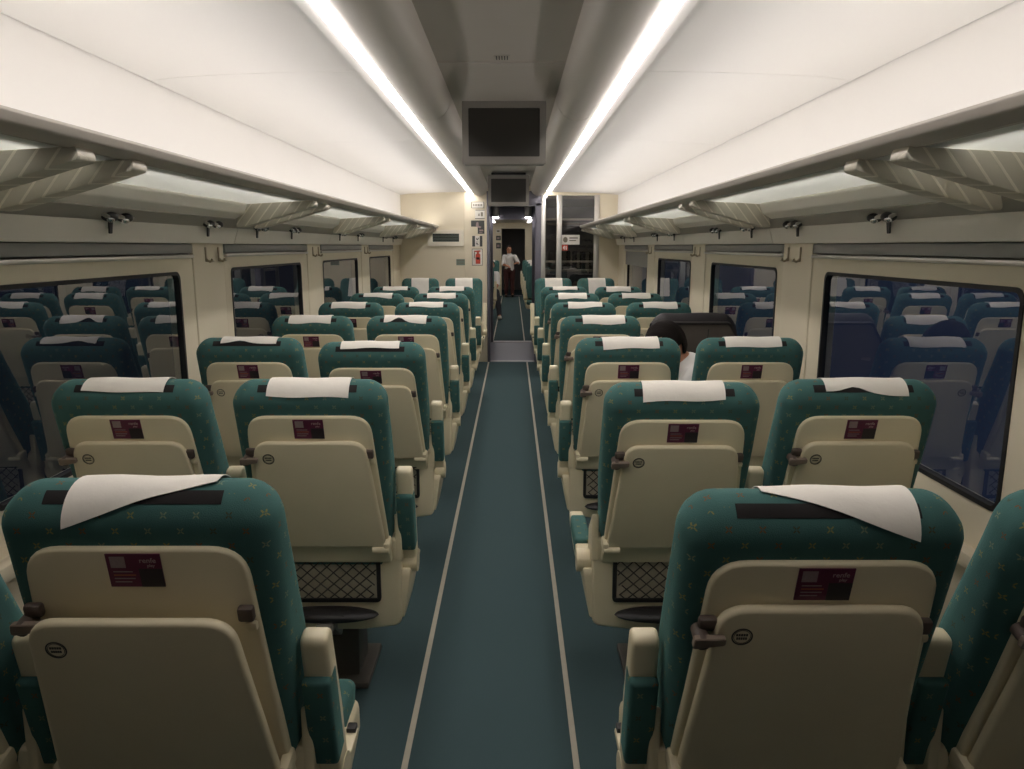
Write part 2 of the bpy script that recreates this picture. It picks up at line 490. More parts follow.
def base_bm():
    bm = bmesh.new()
    # rear panel with rounded lower corners, drawn forward under the seat
    P = round_poly([(-.222,.285),(-.10,.270),(.10,.270),(.222,.285),(.226,.575),(-.226,.575)], [.03,.05,.05,.03,.012,.012], 4)
    plate(bm, P, .018, .075, .010, 3)
    P = round_poly([(-.215,.295),(.215,.295),(.215,.385),(-.215,.385)], .02, 3)
    plate(bm, P, .06, .46, .012, 2)
    for s in (-1, 1):                                                     # side horns that hold the backrest
        Q = round_poly([(.016,.50),(.135,.46),(.120,.575),(.020,.655)], [.01,.02,.02,.008], 4)
        plate(bm, Q, s*.207, s*.228, .005, 2, axis='x')
    return bm
def pocket_frame_bm():
    bm = bmesh.new()
    ring_plate(bm, rrect(-.162,.162,.368,.520,.012,3), rrect(-.150,.150,.379,.509,.006,3), .008, .020)
    box(bm, -.152,.152,.0165,.0185,.377,.511,0,1,1)
    return bm
def net_bm():
    bm = bmesh.new(); x0, x1, z0, z1 = -.152,.152,.378,.510
    st = .040; k = .9
    for sgn in (1, -1):
        for i in range(-12, 13):
            c = i*st; pts = []
            # strand x = c + sgn*(z-z0)/k
            zs = [z0+(z1-z0)*j/8 for j in range(9)]
            seg = [(c+sgn*(z-z0)/k, z) for z in zs]
            for (xa, za), (xb, zb) in zip(seg, seg[1:]):
                if min(xa, xb) < x0 or max(xa, xb) > x1: continue
                ya = .007-.006*math.sin(PI*(za-z0)/(z1-z0)); yb = .007-.006*math.sin(PI*(zb-z0)/(z1-z0))
                cyl(bm, (xa, ya, za), (xb, yb, zb), .0020, 4, cap=False)
    cyl(bm, (x0, .006, z1), (x1, .006, z1), .004, 6); cyl(bm, (x0, .006, z0+.004), (x1, .006, z0+.004), .0025, 6)
    return bm
def footrest_bm():
    bm = bmesh.new()
    ellipsoid(bm, (0,-.012,.338), .158, .042, .021, 24, 10)
    box(bm, -.06,.06,-.045,-.020,.341,.352,.004,2,0)
    return bm
def footarm_bm():
    bm = bmesh.new()
    box(bm, -.026,.026,-.060,-.015,.300,.328,.006,2)
    P = round_poly([(-.055,.325),(-.015,.325),(.10,.24),(.07,.225)], .008, 3)
    plate(bm, P, -.022, .022, .004, 2, axis='x')
    return bm
def pedestal_bm():
    bm = bmesh.new()
    P = round_poly([(.17,.02),(.33,.02),(.30,.30),(.20,.30)], .01, 3)
    plate(bm, P, -.05, .05, .006, 2, axis='x')
    box(bm, -.09,.09,.12,.38,.0,.025,.008,2)
    return bm
def cushion_bm():
    bm = bmesh.new()
    P = round_poly([(.08,.365),(.46,.365),(.475,.425),(.43,.448),(.08,.440)], [.02,.025,.02,.03,.01], 4)
    plate(bm, P, -.207, .207, .022, 4, axis='x'); return bm
def side_panel_bm(s):
    bm = bmesh.new(); t = bmesh.new()
    prof = round_poly([(.03,.30),(.24,.30),(.285,.405),(.285,.432),(.10,.432),(.03,.48)], [.02,.04,.015,.012,.03,.02], 4)
    va = []; vb = []
    for (y, z) in prof:
        f = max(0, min(1, (z-.29)/.14))
        va.append(t.verts.new((s*.212, y, z))); vb.append(t.verts.new((s*(.226+.026*f), y, z)))
    n = len(prof); fa = t.faces.new(va); fb = t.faces.new(vb[::-1])
    for i in range(n): t.faces.new((va[i], va[(i+1) % n], vb[(i+1) % n], vb[i]))
    bmesh.ops.recalc_face_normals(t, faces=t.faces[:])
    bmesh.ops.bevel(t, geom=list(fb.edges), offset=.007, segments=2, profile=.5, affect='EDGES')
    merge(bm, t)
    a, b = sorted((s*.228, s*.248)); box(bm, a, b, .258, .282, .430, .442, .003, 2, 1)
    return bm
AX = .243                                    # armrest centre from the seat centre
def arm_mat(up): 
    P = Matrix.Translation((0,.085,.475))
    return P @ Matrix.Rotation(R(12) if up else R(-86), 4, 'X') @ P.inverted()
def armrest_bm(s, up):
    bm = bmesh.new(); A = arm_mat(up); c = s*AX
    P = round_poly([(.058,.440),(.112,.440),(.118,.62),(.104,.806),(.062,.806),(.060,.62)], [.024,.024,.0,.018,.018,0], 5)
    plate(bm, P, c-.024, c+.024, .008, 3, 0, A, axis='x')
    cyl(bm, (c-s*.03,.085,.475), (c+s*.026,.085,.475), .036, 18, mi=0)
    return bm
def armpad_bm(s, up):
    bm = bmesh.new(); A = arm_mat(up); c = s*AX
    box(bm, c-.0255, c+.0255, .044, .100, .535, .728, .009, 3, 0, A); return bm

def seat_parts(s, rearlabel=None):
    """one complete seat whose aisle side is s (+1 = towards +x)"""
    root = empty('train_seat')
    br = obj('backrest', backrest_bm(), M['fabric'], root); box_uv(br.data)
    obj('fastening_strip', strap_bm(), M['strap'], br)
    sh = obj('back_shell', shell_bm(), M['cream'], root)
    st = obj('sticker', sticker_bm(), [M['purple'], M['purpled'], M['pinkt'], M['greyp'], M['orange']], sh, smooth=False)
    st['label'] = 'purple sticker printed with renfe in white'
    tr = obj('tray_table', tray_bm(), M['cream_tray'], root)
    ic = obj('tray_icon', tray_icon_bm(), M['ink'], tr, smooth=False); ic['label'] = 'round dark printed mark'
    la = obj('tray_latch', latch_bm(), [M['brown'], M['brownl']], root); la['label'] = 'brown turning latch'
    obj('bumper', bumper_bm(), [M['brown'], M['cream']], root)
    for q in (-1, 1): obj('tray_hinge', hinge_bm(q), M['cream'], root)
    ba = obj('base', base_bm(), M['cream'], root)
    pf = obj('pocket_frame', pocket_frame_bm(), [M['black'], M['netback']], ba)
    obj('pocket_net', net_bm(), M['net'], ba)
    fr = obj('footrest', footrest_bm(), M['black'], root); fr['label'] = 'black oval footrest'
    obj('footrest_arm', footarm_bm(), M['metal'], fr)
    obj('pedestal', pedestal_bm(), M['post'], root)
    cu = obj('cushion', cushion_bm(), M['fabric'], root); box_uv(cu.data)
    obj('side_panel', side_panel_bm(s), [M['cream'], M['black']], root)
    return root

def arm_obj(root, s, up, src=None):
    if src is None:
        a = obj('armrest', armrest_bm(s, up), M['cream'], root)
        p = obj('armrest_pad', armpad_bm(s, up), M['fabric'], a); box_uv(p.data); p['label'] = 'teal fabric pad'
        return a
    return dup_tree(src, root)

proto = {s: seat_parts(s) for s in (1, -1)}
arms = {}
covers = {}
def get_cover(key, args):
    if key not in covers:
        covers[key] = new_mesh('headrest_cover', cover_bm(*args), M['paper'])
    return covers[key]
used = {1: False, -1: False}
def place_seat(x, y, s, label, up=True, cover=None, group='green train seats', rot=0, z=0, tilt=0):
    if not used[s] and not tilt:
        root = proto[s]; used[s] = True
    else:
        root = proto[s].copy(); COL.objects.link(root)
        for ch in list(proto[s].children):
            if stem_(ch.name) in ('armrest', 'headrest_cover'): continue
            dup_tree(ch, root)
    root.location = (x, y, z); root.rotation_euler = (0, 0, rot)
    tag(root, label, 'seat', group)
    k = (s, up)
    if k not in arms: arms[k] = arm_obj(root, s, up)
    else: arm_obj(root, s, up, arms[k])
    if tilt:
        TM = Matrix.Translation((0,.03,PIV)) @ Matrix.Rotation(R(tilt), 4, 'X') @ Matrix.Translation((0,-.03,-PIV))
        for ch in root.children:
            if stem_(ch.name) in ('backrest', 'back_shell', 'tray_table', 'tray_latch', 'bumper'): ch.matrix_basis = TM
    if cover:
        br = [c for c in root.children if stem_(c.name) == 'backrest'][0]
        o = bpy.data.objects.new('headrest_cover', get_cover(cover, cover)); COL.objects.link(o); o.parent = br
        o['label'] = 'white paper headrest cover'
    return root
def stem_(n): return n.split('.')[0]

ROW = [1.09+.972*k+.085 for k in range(7)]
XR, XRW, XL, XLW = .4695, .9680, -.568, -1.074
ordn = ['nearest the camera', 'second from the camera', 'third from the camera', 'fourth from the camera',
        'fifth from the camera', 'sixth from the camera', 'seventh from the camera']
COLS = [(XL, 1, 'left of the aisle, aisle side'), (XLW, 1, 'by the left windows'),
        (XR, -1, 'right of the aisle, aisle side'), (XRW, -1, 'by the right windows')]
# paper covers: (x left, x right, rear drop left, rear drop right, front, seed, wobble, lifted corner)
CV = {('L',0): (-.10,.122,.116,.040,.2,1,.001,0), ('L',1): (-.110,.117,.092,.096,.2,2,.002,0), ('L',2): (-.118,.115,.068,.064,.2,3,.002,0),
      ('L',3): (-.115,.11,.080,.088,.2,4,.003,.03), ('LW',0): (-.115,.115,.085,.085,.2,5,.002,0), ('LW',1): (-.115,.113,.078,.082,.2,6,.002,0),
      ('LW',2): (-.105,.12,.066,.070,.2,7,.003,.010),
      ('R',0): (-.092,.133,.032,.114,.2,11,.001,0), ('R',1): (-.113,.112,.096,.090,.2,12,.002,0), ('R',2): (-.107,.12,.094,.088,.2,13,.002,0),
      ('RW',0): (-.115,.115,.085,.085,.2,15,.002,0), ('RW',1): (-.105,.122,.076,.090,.2,16,.003,.014), ('RW',2): (-.108,.118,.086,.084,.2,17,.002,0)}
TILT = {('L',2): 5.5, ('L',0): -4, ('R',1): 2.5}
for ci, (x, s, where) in enumerate(COLS):
    key = ('L', 'LW', 'R', 'RW')[ci]
    for k in range(7):
        cv = CV.get((key, k))
        if cv is None:
            rnd = random.Random(ci*10+k); a = rnd.uniform(-.01, .015)
            cv = (-.112+a, .112+a, rnd.uniform(.074,.094), rnd.uniform(.074,.094), .2, 30+ci*10+k, .003, 0)
        up = not (key == 'R' and k == 1)
        extra = ''
        if key == 'L' and k == 0: extra = ', paper cover slipped askew'
        if key == 'R' and k == 0: extra = ', paper cover slipped askew'
        if not up: extra = ', armrest lowered'
        if key == 'RW' and k == 3: cv = None; extra = ', draped in dark cloth'
        y = ROW[k]; xx = x + (-.014 if (key, k) == ('L', 0) else 0)
        st_ = place_seat(xx, y, s, 'teal train seat %s, %s%s' % (where, ordn[k], extra), up, cv, tilt=TILT.get((key, k), 0))
        if key == 'L' and k == 0:                 # this tray sits a little loose and low
            HB = RM @ Vector((0, -.02, .575))
            for ch in st_.children:
                if stem_(ch.name) == 'tray_table':
                    ch.matrix_basis = Matrix.Translation((0, -.006, -.024)) @ ch.matrix_basis @ Matrix.Translation(HB) @ Matrix.Rotation(R(4), 4, 'X') @ Matrix.Translation(-HB)
for x, s, where in ((XL, -1, 'at the far end left of the aisle, aisle side'), (XLW, -1, 'at the far end by the left windows'),
                    (XR, 1, 'at the far end right of the aisle, aisle side'), (XRW, 1, 'at the far end by the right windows')):
    place_seat(x, 8.72, s, 'teal seat facing the camera %s' % where, True,
               (-.10, .10, .05, .05, .26, 51, .002, 0), rot=PI)

# ------------------------------------------------------------------ carriage shell
YB, YE = -1.0, 9.45
bm = bmesh.new(); box(bm, X0-1.5, X0+1.5, YB, YE, -.06, 0)
struct('floor', bm, M['carpet'], False)
for i, x in enumerate((-.306, .181)):
    bm = bmesh.new(); box(bm, x-.009, x+.009, YB, YE-.02, .0, .0035, .0015, 1)
    struct('trim_%d' % (i+1), bm, M['strip'])

# ceiling: channel panel, side panels and upper side walls in one structure
bm = bmesh.new()
prism_y(bm, [(X0-.30,2.172),(X0+.30,2.172),(X0+.30,2.22),(X0-.30,2.22)], YB, YE, 1)
for s in (-1, 1):
    P = [(.44,2.125),(.525,2.100),(.80,2.096),(1.05,2.088),(1.22,2.078),(1.328,2.066),(1.328,2.22),(.44,2.22)]
    for (a, b) in ((YB, 3.0), (3.004, 4.86), (4.864, 6.72), (6.724, YE)):
        prism_y(bm, [(X0+s*w, z) for w, z in P], a, b, 0)
struct('ceiling', bm, [M['white'], M['panelg']])
for i, s in enumerate((-1, 1)):
    bm = bmesh.new()
    P = [(.257,2.20),(.258,2.150),(.268,2.112),(.290,2.080),(.325,2.058),(.365,2.052),(.405,2.062),(.440,2.082),(.456,2.098),(.456,2.20)]
    for a, b in ((YB, 3.84), (3.846, YE)): prism_y(bm, [(X0+s*w, z) for w, z in P], a, b)
    struct('trim_%d' % (i+3), bm, M['ridge'])
    # continuous lamp between ridge and ceiling panel
    lt = empty('ceiling_light', (X0+s*.477, LY0 := .55, 2.10))
    tag(lt, 'long bright ceiling light strip on the %s of the channel' % ('left', 'right')[i], 'light', 'ceiling light strips')
    bm = bmesh.new(); prism_y(bm, [(s*-.029,.010),(s*-.018,-.002),(s*.014,-.009),(s*.029,-.002),(s*.029,.018),(s*-.029,.018)], 0, YE-.03-LY0)
    obj('diffuser', bm, M['lamp'], lt)
    bm = bmesh.new(); prism_y(bm, [(s*.029,.001),(s*.066,-.003),(s*.070,.003),(s*.070,.02),(s*.029,.02)], 0, YE-.03-LY0)
    prism_y(bm, [(s*-.032,.008),(s*-.0295,.008),(s*-.0295,.02),(s*-.032,.02)], 0, YE-.03-LY0)
    obj('lamp_edge', bm, M['white'], lt)

# side walls
GL = [(1.96+1.86*k, 3.23+1.86*k) for k in range(-1, 4)]
FR = [(a-.12, b+.10) for a, b in GL]
side_names = ('left', 'right')
for i, s in enumerate((-1, 1)):
    bm = bmesh.new()
    def sx(w): return X0+s*w
    def bx(w0, w1, y0, y1, z0, z1, bev=0, mi=0):
        a, b = sorted((sx(w0), sx(w1))); box(bm, a, b, y0, y1, z0, z1, bev, 2, mi)
    bx(1.335, 1.46, YB, YE, 0, .60)                           # lower wall
    bx(1.30, 1.34, YB, YE, .565, .612, .008)                  # ledge
    bx(1.315, 1.335, YB, YE, .0, .10, .004)
    edges = [YB] + [v for f in FR for v in f] + [YE]
    for a, b in zip(edges[0::2], edges[1::2]):                # pillars
        bx(1.357, 1.46, a+.008, b-.008, .60, 1.47, .006)
        bx(1.375, 1.46, a, b, .60, 1.47, 0, 1)
    bx(1.428, 1.46, YB, YE, 1.39, 1.47, 0, 1)
    bx(1.40, 1.46, YB, YE, 1.455, 2.06, 0)                    # wall above the windows, behind the rack
    prism_y(bm, [(sx(w), z) for w, z in ((1.30,1.60),(1.332,1.70),(1.335,2.20),(1.42,2.20),(1.42,1.60))], YB, YE, 2)
    struct('wall_%s' % side_names[i], bm, [M['wallc'], M['vald'], M['white']])
    # valance under the rack
    bm = bmesh.new()
    joints = [YB, -.12, 1.83, 3.78, 5.72, 7.66, YE]
    for a, b in zip(joints, joints[1:]):
        a += .0025; b -= .0025
        prism_y(bm, [(sx(w), z) for w, z in ((1.335,1.462),(1.312,1.535),(1.34,1.54),(1.42,1.54),(1.42,1.462))], a, b, 0)
        prism_y(bm, [(sx(w), z) for w, z in ((1.318,1.533),(1.258,1.572),(1.27,1.60),(1.40,1.60),(1.40,1.533))], a, b, 1)
    struct('trim_%d' % (i+5), bm, [M['val'], M['vald']])
    # windows
    for k, ((g0, g1), (f0, f1)) in enumerate(zip(GL, FR)):
        bm = bmesh.new()
        outer = rrect(f0, f1, .60, 1.398, .012, 5); inner = rrect(g0, g1, .725, 1.342, .035, 5)
        w_in, w_out = 1.362, 1.43
        t = [sx(w_in), sx(w_out), sx(1.378)]
        ring_plate(bm, outer, inner, t[0], t[1], 0, None, 'x', inner_y0=t[2])
        root = obj('window_%d' % (k+1+i*5), bm, M['wallc']); root['kind'] = 'structure'
        bm = bmesh.new()
        ring_plate(bm, rrect(g0-.001, g1+.001, .724, 1.343, .036, 5), rrect(g0+.013, g1-.013, .738, 1.329, .028, 5), sx(1.374), sx(1.40), 0, None, 'x')
        obj('gasket', bm, M['gasket'], root)
        bm = bmesh.new(); plate(bm, rrect(g0+.004, g1-.004, .729, 1.338, .03, 5), sx(1.386), sx(1.392), axis='x')
        obj('pane', bm, M['glass'], root, smooth=False)
        bm = bmesh.new()
        a, b = sorted((sx(1.352), sx(1.42))); box(bm, a, b, f0+.004, f1-.004, 1.418, 1.46, .006, 2)
        if (i, k) == (1, 4):
            a, b = sorted((sx(1.364), sx(1.368))); box(bm, a, b, f0+.03, f1-.03, 1.24, 1.43)
        obj('blind', bm, M['blind'], root)
        bm = bmesh.new(); a, b = sorted((sx(1.347), sx(1.40))); box(bm, a, b, f0+.004, f1-.004, 1.398, 1.414, .005, 2)
        obj('blind_rail', bm, M['alu'], root)
    # heater grilles on the ledge below each window
    for k, (f0, f1) in enumerate(FR):
        if k == 0: continue
        g = empty('vent_grille', (sx(1.332), (f0+f1)/2, .545))
        tag(g, 'slotted heater grille low on the %s wall under the %s window' % (side_names[i], ('', 'nearest', 'second', 'third', 'farthest')[k]), 'vent', 'wall heater grilles')
        bm = bmesh.new(); box(bm, -.006, .006, -.42, .42, -.03, .012, .002, 1); obj('grille_frame', bm, M['wallc'], g)
        bm = bmesh.new()
        for q in range(3):
            z = -.022+.011*q; box(bm, -.0075, .0075, -.40, .40, z, z+.005)
        obj('slot', bm, M['black'], g)
    # coat hooks on the pillars
    for k, yc in enumerate((3.54, 5.40, 7.26)):
        for q, dy in enumerate((-.075, .075)):
            o = empty('coat_hook', (sx(1.356), yc+dy, 1.415))
            tag(o, '%s coat hook on the %s wall pillar %s' % (('nearer', 'farther')[q], side_names[i], ('nearest the camera', 'second from the camera', 'third from the camera')[k]), 'hook', 'coat hooks on the pillars')
            bm = bmesh.new(); a, b = sorted((0, -s*.007)); box(bm, a, b, -.006, .006, -.035, .03, .003, 2)
            obj('hook_plate', bm, M['brass'], o)
            bm = bmesh.new()
            pts = [(-s*.004, 0, -.022), (-s*.016, 0, -.036), (-s*.026, 0, -.034), (-s*.031, 0, -.022)]
            for p, r_ in zip(pts, pts[1:]): cyl(bm, p, r_, .0048, 8)
            box(bm, min(0,-s*.03), max(0,-s*.03), -.005, .028, -.036, -.029, .002, 1)
            obj('hook', bm, M['brass'], o)
    # reading lights under the rack
    for k, yc in enumerate((2.58, 3.40, 4.05, 4.68, 5.98, 6.68, 7.96, 8.62)):
        o = empty('reading_light', (sx(1.288), yc, 1.553))
        tag(o, 'small dark twin reading light under the %s luggage rack, %s from the camera' % (side_names[i], ('first', 'second', 'third', 'fourth', 'fifth', 'sixth', 'seventh', 'eighth')[k]), 'light', 'reading lights')
        Q = Matrix.Rotation(s*R(-33), 4, 'Y')
        bm = bmesh.new(); box(bm, -.021, .021, -.09, .09, -.006, .006, .005, 2, 0, Q); obj('mount', bm, M['vald'], o)
        for q in (-1, 1):
            bm = bmesh.new(); ellipsoid(bm, (-s*.004, q*.048, -.008), .024, .034, .017, 16, 10)
            l = obj('eyeball', bm, M['black'], o)
            bm = bmesh.new(); ellipsoid(bm, (-s*.012, q*.048-.012, -.016), .012, .018, .012, 12, 8); obj('bezel', bm, M['chrome'], l)
        bm = bmesh.new(); P = round_poly([(-.016,0),(.010,0),(-.006,-.062),(-.024,-.062)], .004, 3)
        plate(bm, P, s*.020, s*.014, .001, 1, axis='x'); obj('switch_tab', bm, M['black'], o)
    # luggage rack
    rk = empty('luggage_rack', (0, 0, 0))
    tag(rk, 'overhead luggage rack with frosted glass shelf above the %s windows' % side_names[i], 'luggage rack', 'overhead luggage racks')
    bm = bmesh.new()
    P = round_poly([(.872,1.672),(.905,1.657),(.940,1.662),(.940,1.678),(.90,1.690),(.874,1.700),(.866,1.692)], [.012,.006,.004,.004,.004,.005,.005], 4)
    prism_y(bm, [(sx(w), z) for w, z in P], YB+.02, YE-.02); obj('rail', bm, M['rail'], rk)
    bm = bmesh.new()
    P = round_poly([(1.200,1.640),(1.215,1.600),(1.262,1.574),(1.325,1.574),(1.325,1.655),(1.215,1.655)], [.012,.02,.01,0,0,.008], 4)
    P2 = [(w-.012, z+.006) for w, z in P]
    for a, b in zip(joints, joints[1:]): prism_y(bm, [(sx(w), z) for w, z in P], max(a,YB+.02)+.003+(.17 if a > 0 else 0), min(b, YE-.02)-.003-(.17 if b < YE-.1 else 0))
    P3 = [(1.250,1.640),(1.262,1.585),(1.325,1.574),(1.325,1.655),(1.25,1.655)]
    prism_y(bm, [(sx(w), z) for w, z in P3], YB+.02, YE-.02)
    obj('back_ledge', bm, M['ledge'], rk)
    for a, b in zip(joints, joints[1:]):
        bm = bmesh.new(); prism_y(bm, [(sx(w), z) for w, z in ((.925,1.668),(1.235,1.645),(1.235,1.651),(.925,1.674))], max(a,YB+.02)+.004, min(b,YE-.02)-.004)
        obj('shelf_panel', bm, M['frosted'], rk)
    for j in joints[1:-1]+[YE-.16]:
        for dy in (-.12, .12):
            bm = bmesh.new()
            P = round_poly([(.886,1.635),(.894,1.661),(1.235,1.643),(1.268,1.535),(1.225,1.540),(1.05,1.588)], [.014,.004,.004,.012,.02,.06], 3)
            t = bmesh.new()
            plate(t, [(sx(w), z) for w, z in P], j+dy-.036, j+dy+.036, .0035, 2)
            merge(bm, t); obj('bracket', bm, M['rib'], rk)
    # lamp in the back of the rail that washes the wall above the rack
    bm = bmesh.new(); c = sx(.968)
    prism_y(bm, [(c-s*.022,1.682),(c+s*.022,1.682),(c+s*.018,1.696),(c-s*.018,1.696)], LY0, YE-.06)
    l = obj('lamp_tube', bm, M['uplamp'], rk); l['label'] = 'bright lamp tube behind the rail'
    bm = bmesh.new(); prism_y(bm, [(c-s*.026,1.6745),(c+s*.026,1.6745),(c+s*.026,1.681),(c-s*.026,1.681)], LY0, YE-.06)
    obj('lamp_tray', bm, M['rail'], l)

# wall behind the camera
bm = bmesh.new(); box(bm, X0-1.46, X0+1.46, YB-.06, YB, 0, 2.22); struct('wall_back', bm, M['vest'])

# small slots in the ceiling channel and the joint in front of the first monitor
v = empty('ceiling_vent', (X0+.003, 3.10, 2.172)); v.scale = (.62, .8, 1); tag(v, 'small slotted vent in the grey ceiling channel', 'vent')
bm = bmesh.new(); box(bm, -.05, .05, -.045, .045, -.002, .0, .0008, 1); obj('vent_plate', bm, M['panelg'], v)
for q in range(5):
    bm = bmesh.new(); box(bm, -.038+.017*q, -.031+.017*q, -.035, .035, -.0032, -.0008); obj('vent_slot', bm, M['black'], v)
bm = bmesh.new(); prism_y(bm, [(X0-.256,2.1725),(X0+.256,2.1725),(X0+.256,2.168),(X0-.256,2.168)], 3.17, 3.178); struct('trim_7', bm, M['ridge'])
bm = bmesh.new()      # hood sloping down to the monitor
plate(bm, [(3.25,2.172),(3.86,2.125),(3.86,2.172)], X0-.20, X0+.20, axis='x'); struct('trim_8', bm, M['panelg'], False)

def monitor(y, label):
    t = empty('ceiling_monitor', (X0+.003, y, 1.988)); t.scale = (.945,)*3; tag(t, label, 'monitor', 'ceiling monitors')
    bm = bmesh.new(); plate(bm, rrect(-.212,.212,-.155,.155,.012,3), 0, .10, .006, 2)
    P = rrect(-.17,.17,-.12,.12,.01,3); plate(bm, P, .09, .17, .01, 2); obj('case', bm, M['tvbody'], t)
    bm = bmesh.new(); ring_plate(bm, rrect(-.214,.214,-.157,.157,.012,3), rrect(-.182,.182,-.118,.120,.006,3), -.008, .006); obj('bezel', bm, M['tvbody'], t)
    bm = bmesh.new(); box(bm, -.183,.183,-.003,.003,-.119,.121); obj('screen', bm, M['screen'], t)
    bm = bmesh.new(); box(bm, -.18,.18,.03,.12,.15,.185,.006,2); obj('mount', bm, M['black'], t)
monitor(3.78, 'large dark monitor hanging from the ceiling channel, nearest')
monitor(7.62, 'smaller looking dark monitor hanging farther along, above the doorway')

# ------------------------------------------------------------------ end wall and doorway
def zpx(y): return 1.45-(y-246)*.01233
def xpx(x): return (x-512)*9.4/750
DX0, DX1, DZ = -.285, .275, 1.93
bm = bmesh.new()
box(bm, X0-1.46, DX0-.02, YE, YE+.05, 0, 2.2)
box(bm, DX0-.02, DX1+.02, YE, YE+.05, DZ+.03, 2.2)
box(bm, DX1+.02, xpx(540), YE, YE+.05, 0, 2.2)
box(bm, xpx(540), xpx(596), YE, YE+.05, 0, .50)
box(bm, xpx(540), xpx(596), YE, YE+.05, 2.06, 2.2)
box(bm, xpx(596), X0+1.46, YE, YE+.05, 0, 2.2)
box(bm, xpx(464.5), DX0-.02, YE-.012, YE, 0, 2.1, .004, 2)
struct('wall_end', bm, M['wallc'])
bm = bmesh.new()
for a, b in ((DX0-.035, DX0), (DX1, DX1+.075)): box(bm, a, b, YE-.03, YE+.09, 0, DZ+.04, .006, 2)
box(bm, DX0-.035, DX1+.075, YE-.03, YE+.09, DZ, 2.11, .006, 2)
o = struct('door_1', bm, M['frame'])
bm = bmesh.new(); box(bm, DX0, DX1, YE-.02, YE+.10, 0, .006, .002, 1); obj('threshold', bm, M['sill'], o)
# glazed partition right of the door
bm = bmesh.new()
for a, b in ((539.4,544.2),(555,560.3),(592,597)): box(bm, xpx(a), xpx(b), YE-.025, YE+.055, .5, 2.065, .006, 2)
box(bm, xpx(540), xpx(596), YE-.022, YE+.052, .48, .54, .006, 2)
for z in (zpx(219.5), zpx(261.5)): box(bm, xpx(543), xpx(593), YE+.10, YE+.13, z-.012, z+.012, .003, 1)
o = struct('window_11', bm, M['alu'])
bm = bmesh.new(); box(bm, xpx(543.5), xpx(556), YE+.012, YE+.018, .53, 2.065); obj('pane', bm, M['glassp'], o, False)
bm = bmesh.new(); box(bm, xpx(559.5), xpx(593), YE+.012, YE+.018, .53, 2.065); obj('pane', bm, M['glassp'], o, False)

def sign(name, label, px, mats, draw, depth=.006, yo=-.013):
    x0, x1, y0, y1 = px
    bm = bmesh.new(); X_0, X_1, Z0, Z1 = xpx(x0), xpx(x1), zpx(y1), zpx(y0)
    c = ((X_0+X_1)/2, YE+yo, (Z0+Z1)/2); w, h = (X_1-X_0)/2, (Z1-Z0)/2
    box(bm, -w, w, -depth, 0, -h, h, .001, 1, 0)
    def q(a, b, e, f, mi):   # rectangle in 0..1 sign coordinates, origin top left
        box(bm, -w+2*w*a, -w+2*w*e, -depth-.0012, -depth+.0005, h-2*h*f, h-2*h*b, 0, 1, mi)
    def poly(pts, mi): plate(bm, [(-w+2*w*a, h-2*h*b) for a, b in pts], -depth-.0012, -depth+.0005, 0, 1, mi)
    draw(q, poly)
    o = obj(name, bm, mats, None, False); o.location = c
    return tag(o, label, 'sign', 'signs on the end wall')
def d1(q, p):
    q(0,0,1,.08,1); q(0,.92,1,1,1); q(0,0,.06,1,1); q(.94,0,1,1,1)
    for k in range(6): q(.14+.125*k,.35,.22+.125*k,.68,1)
sign('notice', 'framed cream notice strip at the top of the sign column left of the doorway', (471.4,484,202.8,209), [M['signw'], M['inkl']], d1)
def d2(q, p):
    q(.05,0,1,.07,1); q(0,.86,1,.94,1); p([(.30,.62),(.42,.30),(.52,.62)],1); q(.60,.25,.82,.66,1)
sign('notice', 'small white notice second from the top of the sign column', (475,484.4,210.6,220), [M['signw'], M['inkl']], d2)
def d3(q, p): p([(.40,.14),(.55,.10),(.58,.40),(.78,.46),(.70,.58),(.48,.52),(.36,.40)],1); q(.62,.68,.92,.80,1); q(.62,.86,.86,.92,1)
x0, x1, y0, y1 = 471, 484, 221, 234
sign('pictogram_sign', 'dark grey pictogram sign third down the sign column', (471,484,221,234), [M['signd'], M['greyp'], M['wallc']],
     lambda q, p: (d3(q, p), q(0,.46,.50,1,2)))
def d4(q, p):
    q(.28,0,.74,1,1); p([(.36,.12),(.50,.30),(.66,.10),(.66,.24),(.54,.42),(.40,.34)],0); p([(.40,.52),(.64,.50),(.50,.66),(.64,.84),(.44,.88),(.36,.70)],0)
sign('pictogram_sign', 'black and white pictogram sign above the red extinguisher sign', (472,482,236,246.5), [M['signd'], M['signw']], d4)
def d5(q, p):
    q(0,0,1,.035,1); q(0,.965,1,1,1); q(0,0,.05,1,1); q(.95,0,1,1,1)
    p([(.40,.30),(.74,.30),(.78,.38),(.78,.90),(.34,.90),(.34,.38)],2); q(.46,.17,.66,.30,2); p([(.20,.12),(.80,.10),(.80,.18),(.30,.20)],2); p([(.20,.12),(.28,.16),(.26,.55),(.18,.55)],1)
    q(.40,.52,.72,.64,0)
sign('extinguisher_sign', 'white sign with a red fire extinguisher, lowest of the sign column', (471.6,482.2,248.6,265.3), [M['signw'], M['inkl'], M['red']], d5)
def d6(q, p):
    q(.08,.18,.92,.30,1); q(.08,.45,.92,.55,1); q(.08,.70,.92,.82,1)
sign('small_plate', 'small grey green plate below the wall vent', (456,465,259,265), [M['signg'], M['inkl']], d6, yo=0)
def d7(q, p):
    n = 14; p([(.20+.13*math.cos(2*PI*k/n), .5+.30*math.sin(2*PI*k/n)) for k in range(n)],1)
    p([(.20+.08*math.cos(2*PI*k/n), .5+.19*math.sin(2*PI*k/n)) for k in range(n)],0) if False else None
    q(.42,.26,.90,.38,1); q(.42,.54,.80,.64,1)
sign('door_notice', 'white notice with a round symbol stuck on the glass partition', (560.4,578,235,244.5), [M['signw'], M['inkl']], d7, .003, .010)
